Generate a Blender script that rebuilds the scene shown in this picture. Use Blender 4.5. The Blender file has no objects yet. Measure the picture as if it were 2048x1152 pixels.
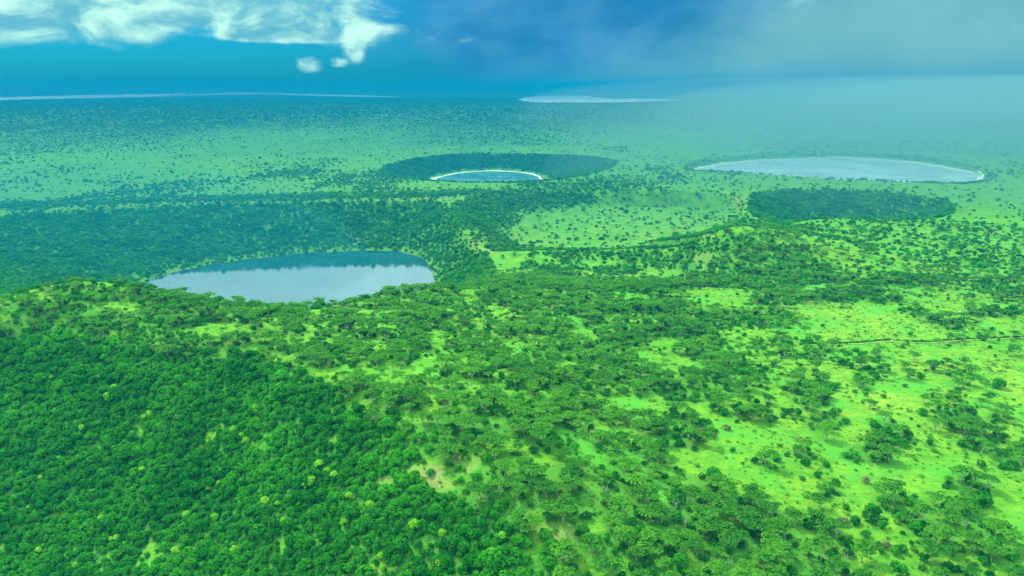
import bpy, math, random
import numpy as np

R = math.radians
rng = np.random.default_rng(11)
random.seed(11)
scene = bpy.context.scene
C = scene.collection

# ------------------------------------------------------------------ camera
CAM_Z = 260.0
FPX = 1577.0                      # focal length in pixels of a 2048-wide frame
HORIZON_Y = 172.0
PITCH = math.atan((576 - HORIZON_Y) / FPX)
cam_d = bpy.data.cameras.new('camera')
cam_d.sensor_width = 36.0
cam_d.lens = 36.0 * FPX / 2048.0
cam_d.clip_start = 1.0
cam_d.clip_end = 200000.0
cam = bpy.data.objects.new('camera', cam_d)
C.objects.link(cam)
cam.location = (0, 0, CAM_Z)
cam.rotation_euler = (math.pi / 2 - PITCH, 0, 0)
scene.camera = cam

# ------------------------------------------------------------------ world, sun, exposure
SUN_AZ = -44.0       # degrees from the view direction (+Y), negative = to the west of it
SUN_EL = 47.0
SUN_STRENGTH = 3.0
SKY_STRENGTH = 0.06
EXPOSURE = 1.12
HAZE_DENSITY = 1.5e-4
HAZE_COLOR = (0.004, 0.195, 0.400)

world = bpy.data.worlds.new('World')
scene.world = world
world.use_nodes = True
wt = world.node_tree
wt.nodes.clear()


class NB:
    """small helper for building node trees"""
    def __init__(self, tree):
        self.t = tree

    def n(self, typ, **kw):
        node = self.t.nodes.new(typ)
        for k, v in kw.items():
            setattr(node, k, v)
        return node

    def link(self, a, b):
        self.t.links.new(a, b)

    def put(self, sock, v):
        if isinstance(v, bpy.types.NodeSocket):
            self.t.links.new(v, sock)
        elif v is not None:
            sock.default_value = v

    def math(self, op, a, b=None, c=None, clamp=False):
        m = self.n('ShaderNodeMath', operation=op, use_clamp=clamp)
        for i, v in enumerate((a, b, c)):
            self.put(m.inputs[i], v)
        return m.outputs[0]

    def vmath(self, op, a, b=None):
        m = self.n('ShaderNodeVectorMath', operation=op)
        self.put(m.inputs[0], a)
        if b is not None:
            self.put(m.inputs[1], b)
        return m.outputs['Value'] if op in ('DOT_PRODUCT', 'LENGTH') else m.outputs[0]

    def comb(self, x, y, z):
        m = self.n('ShaderNodeCombineXYZ')
        for i, v in enumerate((x, y, z)):
            self.put(m.inputs[i], v)
        return m.outputs[0]

    def noise(self, vec, scale, detail=4.0, rough=0.55, dist=0.0):
        m = self.n('ShaderNodeTexNoise')
        self.put(m.inputs['Vector'], vec)
        m.inputs['Scale'].default_value = scale
        m.inputs['Detail'].default_value = detail
        m.inputs['Roughness'].default_value = rough
        m.inputs['Distortion'].default_value = dist
        return m.outputs[0]

    def smooth(self, v, a, b, lo=0.0, hi=1.0):
        m = self.n('ShaderNodeMapRange', interpolation_type='SMOOTHSTEP')
        self.put(m.inputs[0], v)
        m.inputs[1].default_value = a
        m.inputs[2].default_value = b
        m.inputs[3].default_value = lo
        m.inputs[4].default_value = hi
        return m.outputs[0]

    def mix(self, fac, a, b, blend='MIX'):
        m = self.n('ShaderNodeMix', data_type='RGBA', blend_type=blend)
        self.put(m.inputs[0], fac)
        for s, v in ((m.inputs[6], a), (m.inputs[7], b)):
            if isinstance(v, tuple):
                v = (*v[:3], 1.0)
            self.put(s, v)
        return m.outputs[2]


def build_world():
    b = NB(wt)
    sky = b.n('ShaderNodeTexSky', sky_type='NISHITA')
    sky.sun_disc = False
    sky.sun_elevation = R(SUN_EL)
    sky.sun_rotation = R(SUN_AZ)
    sky.altitude = 900.0
    sky.air_density = 1.3
    sky.dust_density = 1.5
    tc = b.n('ShaderNodeTexCoord')
    d = b.vmath('NORMALIZE', tc.outputs['Generated'])
    sep = b.n('ShaderNodeSeparateXYZ')
    b.link(d, sep.inputs[0])
    az = b.math('MULTIPLY', b.math('ARCTAN2', sep.outputs[0], sep.outputs[1]), 57.29578)
    el = b.math('MULTIPLY', b.math('ARCSINE', sep.outputs[2]), 57.29578)
    # open sky: the physical sky, tinted by the humid tropical air
    base = b.mix(1.0, sky.outputs[0], (0.014, 0.385, 0.78), 'MULTIPLY')
    # broken cumulus, spread over the whole dome
    p = b.comb(b.math('MULTIPLY', az, 0.23), b.math('MULTIPLY', el, 0.42), 5.3)
    n1 = b.noise(p, 1.0, 10.0, 0.58, 0.5)
    n2 = b.noise(p, 0.28, 4.0, 0.5, 0.0)
    n3 = b.noise(b.vmath('ADD', p, (-0.16, 0.30, 0.06)), 1.0, 5.0, 0.5, 0.5)
    n4 = b.noise(p, 3.2, 5.0, 0.6, 0.4)
    soft = b.noise(p, 0.55, 4.0, 0.55, 0.3)
    # a storm deck to the east, cumulus to the west, closed bright cloud overhead
    storm = b.smooth(b.math('ADD', az, b.math('MULTIPLY', n1, 10.0)), -10.0, 5.0)
    stormcol = b.mix(b.smooth(soft, 0.35, 0.68), (0.15, 1.8, 4.0), (0.6, 2.6, 5.0))
    base = b.mix(b.math('MULTIPLY', storm, b.smooth(el, 16.0, 7.0)), base, stormcol)
    # sheets of falling rain, slanting with the wind
    edge = b.math('SUBTRACT', b.math('ADD', az, b.math('MULTIPLY', soft, 7.0)), b.math('MULTIPLY', el, 1.9))
    veil = b.math('MULTIPLY', b.smooth(edge, 3.0, 18.0), b.smooth(az, 100.0, 60.0))
    veil = b.math('MULTIPLY', veil, b.smooth(el, 20.0, 9.0))
    base = b.mix(veil, base, b.mix(b.smooth(soft, 0.3, 0.7), (1.25, 3.75, 4.3), (1.7, 4.3, 4.7)))
    deck = b.smooth(b.math('ADD', el, b.math('MULTIPLY', soft, 2.0)), 3.0, 4.7)
    westw = b.smooth(b.math('ADD', az, b.math('MULTIPLY', soft, 9.0)), 0.0, -9.0)

    def spot(a0, e0, ra, re):
        q1 = b.math('POWER', b.math('DIVIDE', b.math('SUBTRACT', az, a0), ra), 2.0)
        q2 = b.math('POWER', b.math('DIVIDE', b.math('SUBTRACT', el, e0), re), 2.0)
        return b.smooth(b.math('ADD', q1, q2), 1.6, 0.0)
    towers = b.math('MAXIMUM', spot(-13.9, 1.45, 1.1, .62), b.math('MAXIMUM', spot(-10.9, 2.2, .9, .85), spot(-11.9, 1.6, .9, .42)))
    thin = b.math('MULTIPLY', spot(-15.0, 3.15, 5.5, .38), 0.40)
    cover = b.math('ADD', b.math('MULTIPLY', n1, 1.15), b.math('MULTIPLY', n2, 0.40))
    cover = b.math('ADD', cover, b.math('MULTIPLY', b.math('MULTIPLY', deck, westw), 0.60))
    cover = b.math('ADD', cover, b.math('MULTIPLY', b.smooth(el, 6.0, 9.0), 0.60))
    cover = b.math('ADD', cover, b.math('MAXIMUM', b.math('MULTIPLY', towers, 0.36), thin))
    cover = b.math('ADD', cover, b.math('MULTIPLY', b.math('SUBTRACT', n4, 0.5), b.math('ADD', b.math('MULTIPLY', towers, 0.9), 0.28)))
    mask = b.smooth(cover, 0.86, 1.32)
    mask = b.math('MULTIPLY', mask, b.math('MAXIMUM', b.smooth(el, 1.6, 3.2), b.math('MULTIPLY', towers, 0.9)))
    # the lit and the shaded side of each puff
    lit = b.smooth(b.math('SUBTRACT', n1, n3), -0.16, 0.20)
    cl = b.mix(lit, (1.2, 4.2, 5.3), (5.6, 9.6, 7.6))
    cl = b.mix(b.math('MULTIPLY', towers, 0.35), cl, (7.0, 11.0, 9.5))
    cl = b.mix(b.smooth(el, 6.5, 9.0, 0.0, 0.75), cl, (16.5, 21.5, 19.5))
    col = b.mix(mask, base, cl)
    bg = b.n('ShaderNodeBackground')
    b.link(col, bg.inputs[0])
    bg.inputs[1].default_value = SKY_STRENGTH
    out = b.n('ShaderNodeOutputWorld')
    b.link(bg.outputs[0], out.inputs[0])


build_world()

sun_d = bpy.data.lights.new('sun', 'SUN')
sun_d.energy = SUN_STRENGTH
sun_d.angle = R(2)
sun_d.color = (1.0, 0.95, 0.76)
sun = bpy.data.objects.new('sun', sun_d)
C.objects.link(sun)
sun.rotation_euler = (R(90 - SUN_EL), 0, math.pi - R(SUN_AZ))
sun.location = (0, 0, 3000)

vs = scene.view_settings
vs.view_transform = 'Standard'
vs.look = 'None'
vs.exposure = EXPOSURE
vs.gamma = 1.0
vs.use_curve_mapping = False
cy = scene.cycles
cy.max_bounces = 6
cy.diffuse_bounces = 2
cy.glossy_bounces = 3
cy.transmission_bounces = 3
cy.volume_bounces = 1
cy.transparent_max_bounces = 16
cy.caustics_reflective = False
cy.caustics_refractive = False

# ------------------------------------------------------------------ photo pixel <-> place
SP, CP = math.sin(PITCH), math.cos(PITCH)


def ray(px, py):
    a = (np.asarray(px, float) - 1024) / FPX
    b = (576 - np.asarray(py, float)) / FPX
    return np.stack([a, CP + b * SP, -SP + b * CP], -1)


def at(px, py, z):
    """ground position (x, y) seen at that pixel if the land there has height z"""
    d = ray(px, py)
    t = (np.asarray(z, float) - CAM_Z) / d[..., 2]
    return np.stack([d[..., 0] * t, d[..., 1] * t], -1)


def project(x, y, z):
    dz = z - CAM_Z
    depth = y * CP - dz * SP
    up = y * SP + dz * CP
    depth = np.where(np.abs(depth) < 1e-3, 1e-3, depth)
    px = 1024 + FPX * x / depth
    py = 576 - FPX * up / depth
    return px, py, depth


# ------------------------------------------------------------------ value noise in numpy
_perm = rng.permutation(4096)
_val = rng.random(4096)


def vnoise(x, y, scale, octaves=4, seed=0):
    out = np.zeros_like(x, dtype=float)
    amp, tot = 1.0, 0.0
    for o in range(octaves):
        u = x / scale + 17.3 * (o + seed)
        v = y / scale - 9.1 * (o + seed)
        iu, iv = np.floor(u).astype(np.int64), np.floor(v).astype(np.int64)
        fu, fv = u - iu, v - iv
        fu = fu * fu * (3 - 2 * fu)
        fv = fv * fv * (3 - 2 * fv)

        def h(a, c):
            return _val[(_perm[(a + 71 * seed) & 4095] + c * 131) & 4095]
        v0 = h(iu, iv) * (1 - fu) + h(iu + 1, iv) * fu
        v1 = h(iu, iv + 1) * (1 - fu) + h(iu + 1, iv + 1) * fu
        out += amp * (v0 * (1 - fv) + v1 * fv - 0.5)
        tot += amp
        amp *= 0.5
        scale *= 0.5
    return out / tot * 2.0        # about -1 .. 1


def sstep(v, a, b):
    t = np.clip((v - a) / (b - a), 0, 1)
    return t * t * (3 - 2 * t)


# ------------------------------------------------------------------ the craters: (px, py[, z]) outlines
FAR_RISE = 110.0
LAKE1_Z, LAKE2_Z, LAKE3_Z = -72.0, -50.0, -12.0


def outline(pts, z=None, n=90, wob=0.0, seed=0):
    """smooth closed outline in world metres, with a height per point"""
    pts = np.array(pts, float)
    zz = np.full(len(pts), z) if z is not None else pts[:, 2]
    xy = at(pts[:, 0], pts[:, 1], zz)
    p = np.concatenate([xy, zz[:, None]], 1)
    m = len(p)
    out = []
    per = max(2, n // m)
    for i in range(m):
        p0, p1, p2, p3 = p[i - 1], p[i], p[(i + 1) % m], p[(i + 2) % m]
        for k in range(per):
            t = k / per
            out.append(0.5 * (2 * p1 + (p2 - p0) * t + (2 * p0 - 5 * p1 + 4 * p2 - p3) * t * t
                              + (3 * p1 - p0 - 3 * p2 + p3) * t ** 3))
    out = np.array(out)
    if wob:
        c = out[:, :2].mean(0)
        d = out[:, :2] - c
        r = np.linalg.norm(d, axis=1, keepdims=True)
        out[:, :2] += d / r * (vnoise(out[:, 0], out[:, 1], 60.0, 3, seed) * wob)[:, None]
    return out


lake1 = outline([(290, 566), (330, 551), (380, 538), (440, 526), (520, 516), (600, 508), (680, 503), (750, 502),
                 (800, 505), (835, 515), (855, 530), (862, 550), (862, 575), (850, 600), (800, 625), (700, 640),
                 (550, 640), (430, 630), (340, 605), (295, 580)], LAKE1_Z, 200, 13.0, 1)
rim1 = outline([(-260, 462, 0), (0, 430, 2), (200, 417, 3), (400, 408, 4), (600, 403, 4), (780, 401, 4),
                (880, 404, 4), (906, 428, 2), (926, 452, 0), (945, 476, -3), (965, 500, -5), (985, 527, 0),
                (985, 556, 30), (960, 573, 56), (860, 577, 60), (790, 587, 61), (700, 608, 63), (590, 614, 66),
                (480, 611, 70), (400, 599, 75), (300, 584, 82), (230, 568, 86), (150, 564, 88), (60, 582, 85),
                (0, 612, 80), (-150, 650, 68), (-330, 560, 20)], None, 110)
lakeC = outline([(1040, 478), (1080, 450), (1150, 427), (1250, 414), (1350, 411), (1430, 420), (1450, 440),
                 (1420, 462), (1350, 478), (1250, 492), (1150, 498), (1080, 495)], -35.0, 60)
rimC = outline([(962, 496, -5), (930, 456, 0), (902, 412, 4), (960, 390, 3), (1080, 383, 1), (1250, 382, 0),
                (1380, 383, 1), (1462, 390, 8), (1488, 408, 8), (1500, 432, 8), (1472, 456, 54), (1440, 460, 66),
                (1390, 481, 42), (1300, 496, 14), (1200, 502, -1), (1100, 500, -4), (1030, 503, -6)], None, 85)
lakeD = outline([(1610, 458), (1700, 450), (1790, 458), (1800, 470), (1700, 482), (1600, 470)], -55.0, 48)
rimD = outline([(1494, 402, 9), (1500, 430, 8), (1560, 446, 10), (1640, 439, 15), (1740, 437, 14), (1850, 438, 12),
                (1906, 426, 10), (1895, 402, 8), (1800, 386, 8), (1700, 379, 8), (1580, 379, 8), (1512, 386, 8)], None, 72)
lake2 = outline([(868, 362), (890, 352), (930, 345), (985, 342), (1040, 345), (1068, 351), (1076, 359), (1062, 370),
                 (980, 378), (900, 374)], LAKE2_Z, 120, 14.0, 2)
rim2 = outline([(757, 345, 3), (775, 330, 3), (830, 316, 3), (900, 309, 3), (1000, 307, 3), (1100, 309, 3),
                (1180, 312, 3), (1232, 322, 5), (1215, 340, 8), (1140, 356, 6), (1075, 363, 5), (980, 366, 5),
                (860, 362, 4), (800, 356, 3)], None, 84)
lake3 = outline([(1395, 338), (1420, 331), (1480, 324), (1560, 318), (1660, 315), (1760, 318), (1850, 328),
                 (1930, 342), (1962, 352), (1935, 364), (1850, 371), (1750, 369), (1650, 366), (1500, 354),
                 (1410, 345)], LAKE3_Z, 180, 26.0, 3)
rim3 = outline([(1366, 337, 2), (1400, 320, 2), (1500, 310, 2), (1660, 304, 2), (1800, 307, 2), (1920, 325, 2),
                (1995, 352, 2), (1945, 367, 2), (1840, 365, 2), (1700, 359, 2), (1560, 350, 2), (1430, 343, 2)], None, 84)

# (floor outline, floor height, rim outline, wall profile)
CRATERS = [(lake1, LAKE1_Z, rim1, 1.25, 3.0), (lakeC, -35.0, rimC, 1.2, 0.0), (lakeD, -55.0, rimD, 0.9, 0.0),
           (lake2, LAKE2_Z, rim2, 0.95, 26.0), (lake3, LAKE3_Z, rim3, 1.1, 30.0)]


def seg_dist(poly, x, y):
    """distance to a closed outline, its height at the nearest point, and whether inside"""
    n = len(poly)
    best = np.full(x.shape, 1e18)
    zb = np.zeros(x.shape)
    inside = np.zeros(x.shape, bool)
    for i in range(n):
        ax, ay, az_ = poly[i]
        bx, by, bz = poly[(i + 1) % n]
        dx, dy = bx - ax, by - ay
        L = dx * dx + dy * dy + 1e-9
        t = np.clip(((x - ax) * dx + (y - ay) * dy) / L, 0, 1)
        dd = (x - ax - t * dx) ** 2 + (y - ay - t * dy) ** 2
        m = dd < best
        best = np.where(m, dd, best)
        zb = np.where(m, az_ + t * (bz - az_), zb)
        c = ((ay > y) != (by > y)) & (x < (bx - ax) * (y - ay) / (by - ay + 1e-12) + ax)
        inside ^= c
    return np.sqrt(best), zb, inside


# ------------------------------------------------------------------ base land: a thin plate through surveyed points
CTRL = [
    # plateau edge and far side of the near ridge
    (1100, 579, 52), (1250, 583, 50), (1350, 573, 46), (1500, 560, 37), (1480, 490, 54), (1560, 520, 42),
    (1620, 470, 20), (1800, 500, 20), (2000, 500, 18), (2250, 500, 14), (2000, 560, 28), (1700, 600, 40),
    (2000, 620, 38), (2300, 620, 34), (1500, 650, 46), (1700, 700, 50), (2000, 700, 46), (2300, 760, 42),
    (1300, 700, 56), (1100, 700, 60), (900, 700, 66), (700, 700, 71), (520, 662, 77), (600, 740, 75),
    (720, 820, 72), (850, 880, 74), (1000, 1000, 68), (1150, 1100, 62), (1200, 850, 64), (1500, 850, 56),
    (1800, 850, 52), (2040, 850, 48), (1500, 1100, 55), (1850, 1100, 52), (2250, 1100, 46),
    # the wooded slope that falls towards us
    (0, 700, 56), (150, 700, 59), (350, 700, 67), (0, 850, 22), (200, 850, 28), (400, 850, 40), (550, 850, 55),
    (0, 1000, -2), (200, 1000, 4), (450, 1000, 18), (700, 1000, 48), (0, 1140, -17), (300, 1140, 0),
    (600, 1140, 22), (850, 1140, 45), (1000, 1140, 58), (-300, 1140, -45), (-350, 900, -12), (-350, 720, 35),
    (300, 1400, -20), (900, 1400, 30), (1500, 1400, 52), (2100, 1400, 46),
    # grassy hollow behind the plateau
    (1020, 545, -8), (1100, 556, -10), (1200, 556, -12), (1300, 552, -10), (1200, 528, -12), (1100, 524, -10),
    (1330, 530, -4), (1390, 547, 8), (1390, 514, 30),
    # plain behind the craters
    (300, 380, 0), (700, 380, 0), (1300, 360, 1), (1950, 400, 4), (2250, 420, 3), (1400, 365, 1), (-300, 400, 0),
]
cp = np.array(CTRL, float)
cpw = np.concatenate([at(cp[:, 0], cp[:, 1], cp[:, 2]), cp[:, 2:3]], 1)
ring = np.array([(2700 * math.sin(R(a)), 2700 * math.cos(R(a)), 0.0) for a in range(-80, 81, 20)])
back = np.array([(-900, 300, -30), (-900, -300, -40), (0, -400, 10), (900, -300, 25), (1100, 300, 25),
                 (0, 60, 30), (-1300, 900, 0), (1500, 1000, 5), (0, -900, 0), (-500, 80, -45), (500, 80, 40)], float)
rp = np.concatenate([r[::3] for r in (rim1, rimC, rimD, rim2, rim3)])
ctrl = np.concatenate([cpw, rp, ring, back])
# drop near-coincident points
keep = []
for i, p in enumerate(ctrl):
    if all((p[0] - ctrl[j][0]) ** 2 + (p[1] - ctrl[j][1]) ** 2 > 12 ** 2 for j in keep):
        keep.append(i)
ctrl = ctrl[keep]
S = 500.0


def tps_k(r2):
    return 0.5 * r2 * np.log(r2 + 1e-12)


def fit_tps(pts, lam=0.004):
    n = len(pts)
    P = pts[:, :2] / S
    r2 = ((P[:, None] - P[None]) ** 2).sum(-1)
    A = np.zeros((n + 3, n + 3))
    A[:n, :n] = tps_k(r2) + lam * np.eye(n)
    A[:n, n] = 1
    A[:n, n + 1:] = P
    A[n, :n] = 1
    A[n + 1:, :n] = P.T
    rhs = np.concatenate([pts[:, 2], np.zeros(3)])
    return np.linalg.solve(A, rhs)


TPS = fit_tps(ctrl)


def tps_eval(x, y):
    out = np.empty(x.shape)
    n = len(ctrl)
    P = ctrl[:, :2] / S
    fx, fy = x.ravel() / S, y.ravel() / S
    o = out.ravel()
    for s in range(0, len(fx), 20000):
        a, c = fx[s:s + 20000], fy[s:s + 20000]
        r2 = (a[:, None] - P[:, 0]) ** 2 + (c[:, None] - P[:, 1]) ** 2
        o[s:s + 20000] = tps_k(r2) @ TPS[:n] + TPS[n] + a * TPS[n + 1] + c * TPS[n + 2]
    return o.reshape(x.shape)


def height(x, y):
    """height of the land, metres; also how deep inside a crater (0 rim .. 1 floor), -1 outside"""
    x, y = np.asarray(x, float), np.asarray(y, float)
    d = np.hypot(x, y)
    z = np.zeros(x.shape)
    m = d < 3600
    w = 1 - sstep(d[m], 2500, 3500)
    z[m] = np.clip(tps_eval(x[m], y[m]), -75, 110) * w
    far = sstep(d, 1500, 2600)
    z += vnoise(x, y, 90.0, 4, 5) * (3.2 * (1 - far) + 0.8) * (1 - sstep(d, 7000, 9500))
    z += vnoise(x, y, 420.0, 3, 6) * 5.0 * sstep(d, 2200, 3200) * (1 - sstep(d, 7000, 9500))
    z += FAR_RISE * sstep(d, 3500, 7000)
    depth = np.full(x.shape, -1.0)
    for floor, fz, rim, prof, shelf in CRATERS:
        lo, hi = rim[:, :2].min(0) - 30, rim[:, :2].max(0) + 30
        b = (x > lo[0]) & (x < hi[0]) & (y > lo[1]) & (y < hi[1])
        if not b.any():
            continue
        xb, yb = x[b], y[b]
        dr, zr, ins = seg_dist(rim, xb, yb)
        df, _, inf = seg_dist(floor, xb, yb)
        df2 = np.maximum(df - np.minimum(shelf, dr * .6), 0)
        t = np.where(inf, 0.0, df2 / (df2 + dr + 1e-6))
        gully = vnoise(xb, yb, 70.0, 3, 8) * 6.0 * np.sin(np.pi * t)
        shore = np.where(inf | (shelf == 0), 0.0, np.clip(df / max(shelf, 1.0), 0, 1) * .5)
        tt = np.clip(t, 0, 1) ** prof
        zc = fz + (zr - fz) * tt + gully + shore + np.where(inf, -1.2 - np.minimum(df * 0.05, 3.0), 0.0)
        zo = z[b]
        blend = np.where(ins, np.clip(dr / 14.0, 0, 1), 0.0)
        z[b] = zo * (1 - blend) + zc * blend
        depth[b] = np.where(ins, np.where(inf, 1.0, np.minimum(1 - t, .998)), depth[b])
    return z, depth


# coarse height lookup for placing marks seen in the photo
def hit(px, py):
    d = ray(px, py)
    ts = np.concatenate([np.arange(230, 2600, 6.0), np.geomspace(2600, 60000, 200)])
    pts = d[None] * ts[:, None]
    zt, _ = height(pts[:, 0], pts[:, 1])
    below = (CAM_Z + pts[:, 2]) < zt
    i = int(np.argmax(below)) if below.any() else len(ts) - 1
    return pts[i, 0], pts[i, 1], zt[i]


# ------------------------------------------------------------------ tree cover read from the photo
# (px, py, rx, ry): open grass, then clumps, then bare ground
CLEAR = [(632, 629, 22, 12), (732, 623, 58, 7), (522, 621, 15, 12), (537, 664, 13, 16), (570, 682, 30, 7), (415, 672, 18, 10),
         (610, 682, 40, 8), (745, 653, 40, 8), (740, 690, 40, 12), (880, 680, 22, 20), (870, 725, 40, 11), (790, 755, 42, 15),
         (830, 740, 28, 10), (860, 800, 20, 22), (945, 585, 25, 10), (1000, 622, 34, 14), (955, 655, 16, 16), (1070, 680, 30, 11),
         (1030, 705, 16, 16), (1170, 670, 26, 14), (1215, 655, 28, 9), (1110, 732, 50, 11), (1255, 592, 45, 7), (1345, 690, 48, 13),
         (1330, 725, 54, 16), (940, 775, 32, 16), (1030, 795, 25, 14), (1270, 805, 74, 18), (1100, 790, 30, 8), (1122, 863, 17, 16),
         (1170, 900, 17, 30), (1198, 922, 22, 15), (1262, 925, 30, 10), (1280, 957, 18, 9), (1030, 895, 26, 7), (1080, 920, 50, 8),
         (1185, 848, 14, 8), (1312, 815, 32, 10), (1320, 1000, 18, 18), (1210, 1130, 52, 20), (1170, 1055, 42, 10),
         (240, 612, 50, 10), (100, 590, 25, 10), (10, 625, 15, 14), (560, 718, 35, 12), (445, 655, 50, 8), (830, 838, 22, 10),
         (1130, 640, 40, 8), (1000, 745, 20, 8), (930, 600, 30, 7), (690, 668, 26, 6), (1290, 640, 34, 7)]
CLUMP = [(1360, 865, 70, 38, .95), (1400, 775, 100, 34, .7), (1622, 785, 55, 32, .75), (1730, 752, 33, 25, .8), (1640, 845, 50, 24, .7),
         (1560, 835, 110, 15, .5), (1616, 908, 25, 12, .95), (1730, 908, 56, 20, .8), (1780, 880, 50, 18, .8), (1760, 850, 30, 14, .6),
         (1912, 833, 42, 26, .9), (1962, 887, 52, 23, .85), (2025, 920, 45, 26, .8), (1995, 840, 24, 14, .8), (1863, 890, 15, 9, .9),
         (1655, 980, 22, 20, .9), (1930, 970, 45, 16, .9), (1930, 1010, 60, 18, .8), (1800, 1010, 40, 24, .7), (1730, 1050, 36, 28, .6),
         (1890, 1045, 100, 30, .7), (1610, 700, 70, 20, .5), (1500, 740, 60, 25, .6), (1545, 700, 50, 22, .5), (1720, 715, 40, 14, .5),
         (1800, 562, 100, 15, .85), (1700, 590, 75, 14, .8), (1560, 600, 60, 12, .8), (1650, 560, 60, 10, .8), (1980, 575, 50, 16, .6),
         (1905, 650, 30, 12, .7), (1990, 625, 50, 9, .7), (1830, 625, 30, 9, .6), (1770, 600, 40, 10, .6), (1640, 590, 40, 10, .7),
         (1530, 640, 70, 22, .7), (1440, 640, 60, 22, .75), (1870, 640, 14, 8, .9), (1940, 626, 10, 6, .95), (1230, 540, 60, 10, .8),
         (1110, 545, 40, 12, .7), (1060, 530, 20, 8, .7), (1290, 575, 90, 10, .9), (1930, 1110, 190, 70, .55), (1560, 930, 60, 10, .4), (1480, 820, 80, 18, .55)]
BARE = [(862, 950, 26, 26, .9), (885, 975, 24, 14, .9), (835, 940, 18, 12, .6), (930, 925, 30, 24, .6), (1110, 1080, 46, 38, .55),
        (1060, 1105, 26, 10, .7), (770, 960, 20, 9, .7), (1420, 470, 18, 8, .9), (1405, 520, 26, 14, .6), (500, 430, 20, 3, .8),
        (740, 475, 30, 12, .45), (980, 480, 22, 14, .3), (908, 430, 12, 10, .7), (930, 455, 12, 12, .6), (950, 482, 16, 9, .8), (970, 500, 26, 8, .6), (1015, 478, 26, 6, .7),
        (1478, 405, 16, 18, .6), (1530, 437, 30, 4, .7), (860, 396, 60, 2.5, .5), (600, 404, 250, 1.6, .5), (1060, 492, 30, 4, .6), (940, 398, 30, 3, .5)]


def poly_mask(px, py, pts, soft):
    """soft-edged inside-ness for a closed outline in photo pixels"""
    o = np.array([(a, c, 0) for a, c in pts], float)
    d, _, ins = seg_dist(o, px, py)
    return sstep(np.where(ins, d, -d), -soft, soft)


FOREST = [(-600, 690), (0, 660), (120, 655), (250, 690), (380, 705), (480, 700), (560, 715), (620, 745), (700, 790), (800, 860), (860, 930),
          (930, 1000), (1010, 1040), (1110, 1100), (1160, 1400), (-600, 1400)]
RIDGE = [(-500, 540), (60, 550), (500, 600), (700, 590), (870, 560), (1350, 555), (1420, 640), (1460, 720), (1330, 830), (1300, 900), (1420, 960),
         (1560, 1010), (1650, 1045), (1720, 1110), (1800, 1400), (900, 1400), (700, 1000), (500, 800), (200, 780), (-500, 780)]
HILL = [(1080, 497), (1250, 503), (1390, 470), (1440, 452), (1520, 470), (1640, 500), (1660, 545), (1560, 600), (1380, 585), (1360, 545),
        (1280, 527), (1200, 522), (1100, 517)]


def ell(px, py, e):
    q = ((px - e[0]) / e[2]) ** 2 + ((py - e[1]) / e[3]) ** 2
    return 1 - sstep(q, 0.55, 1.35)


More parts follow.
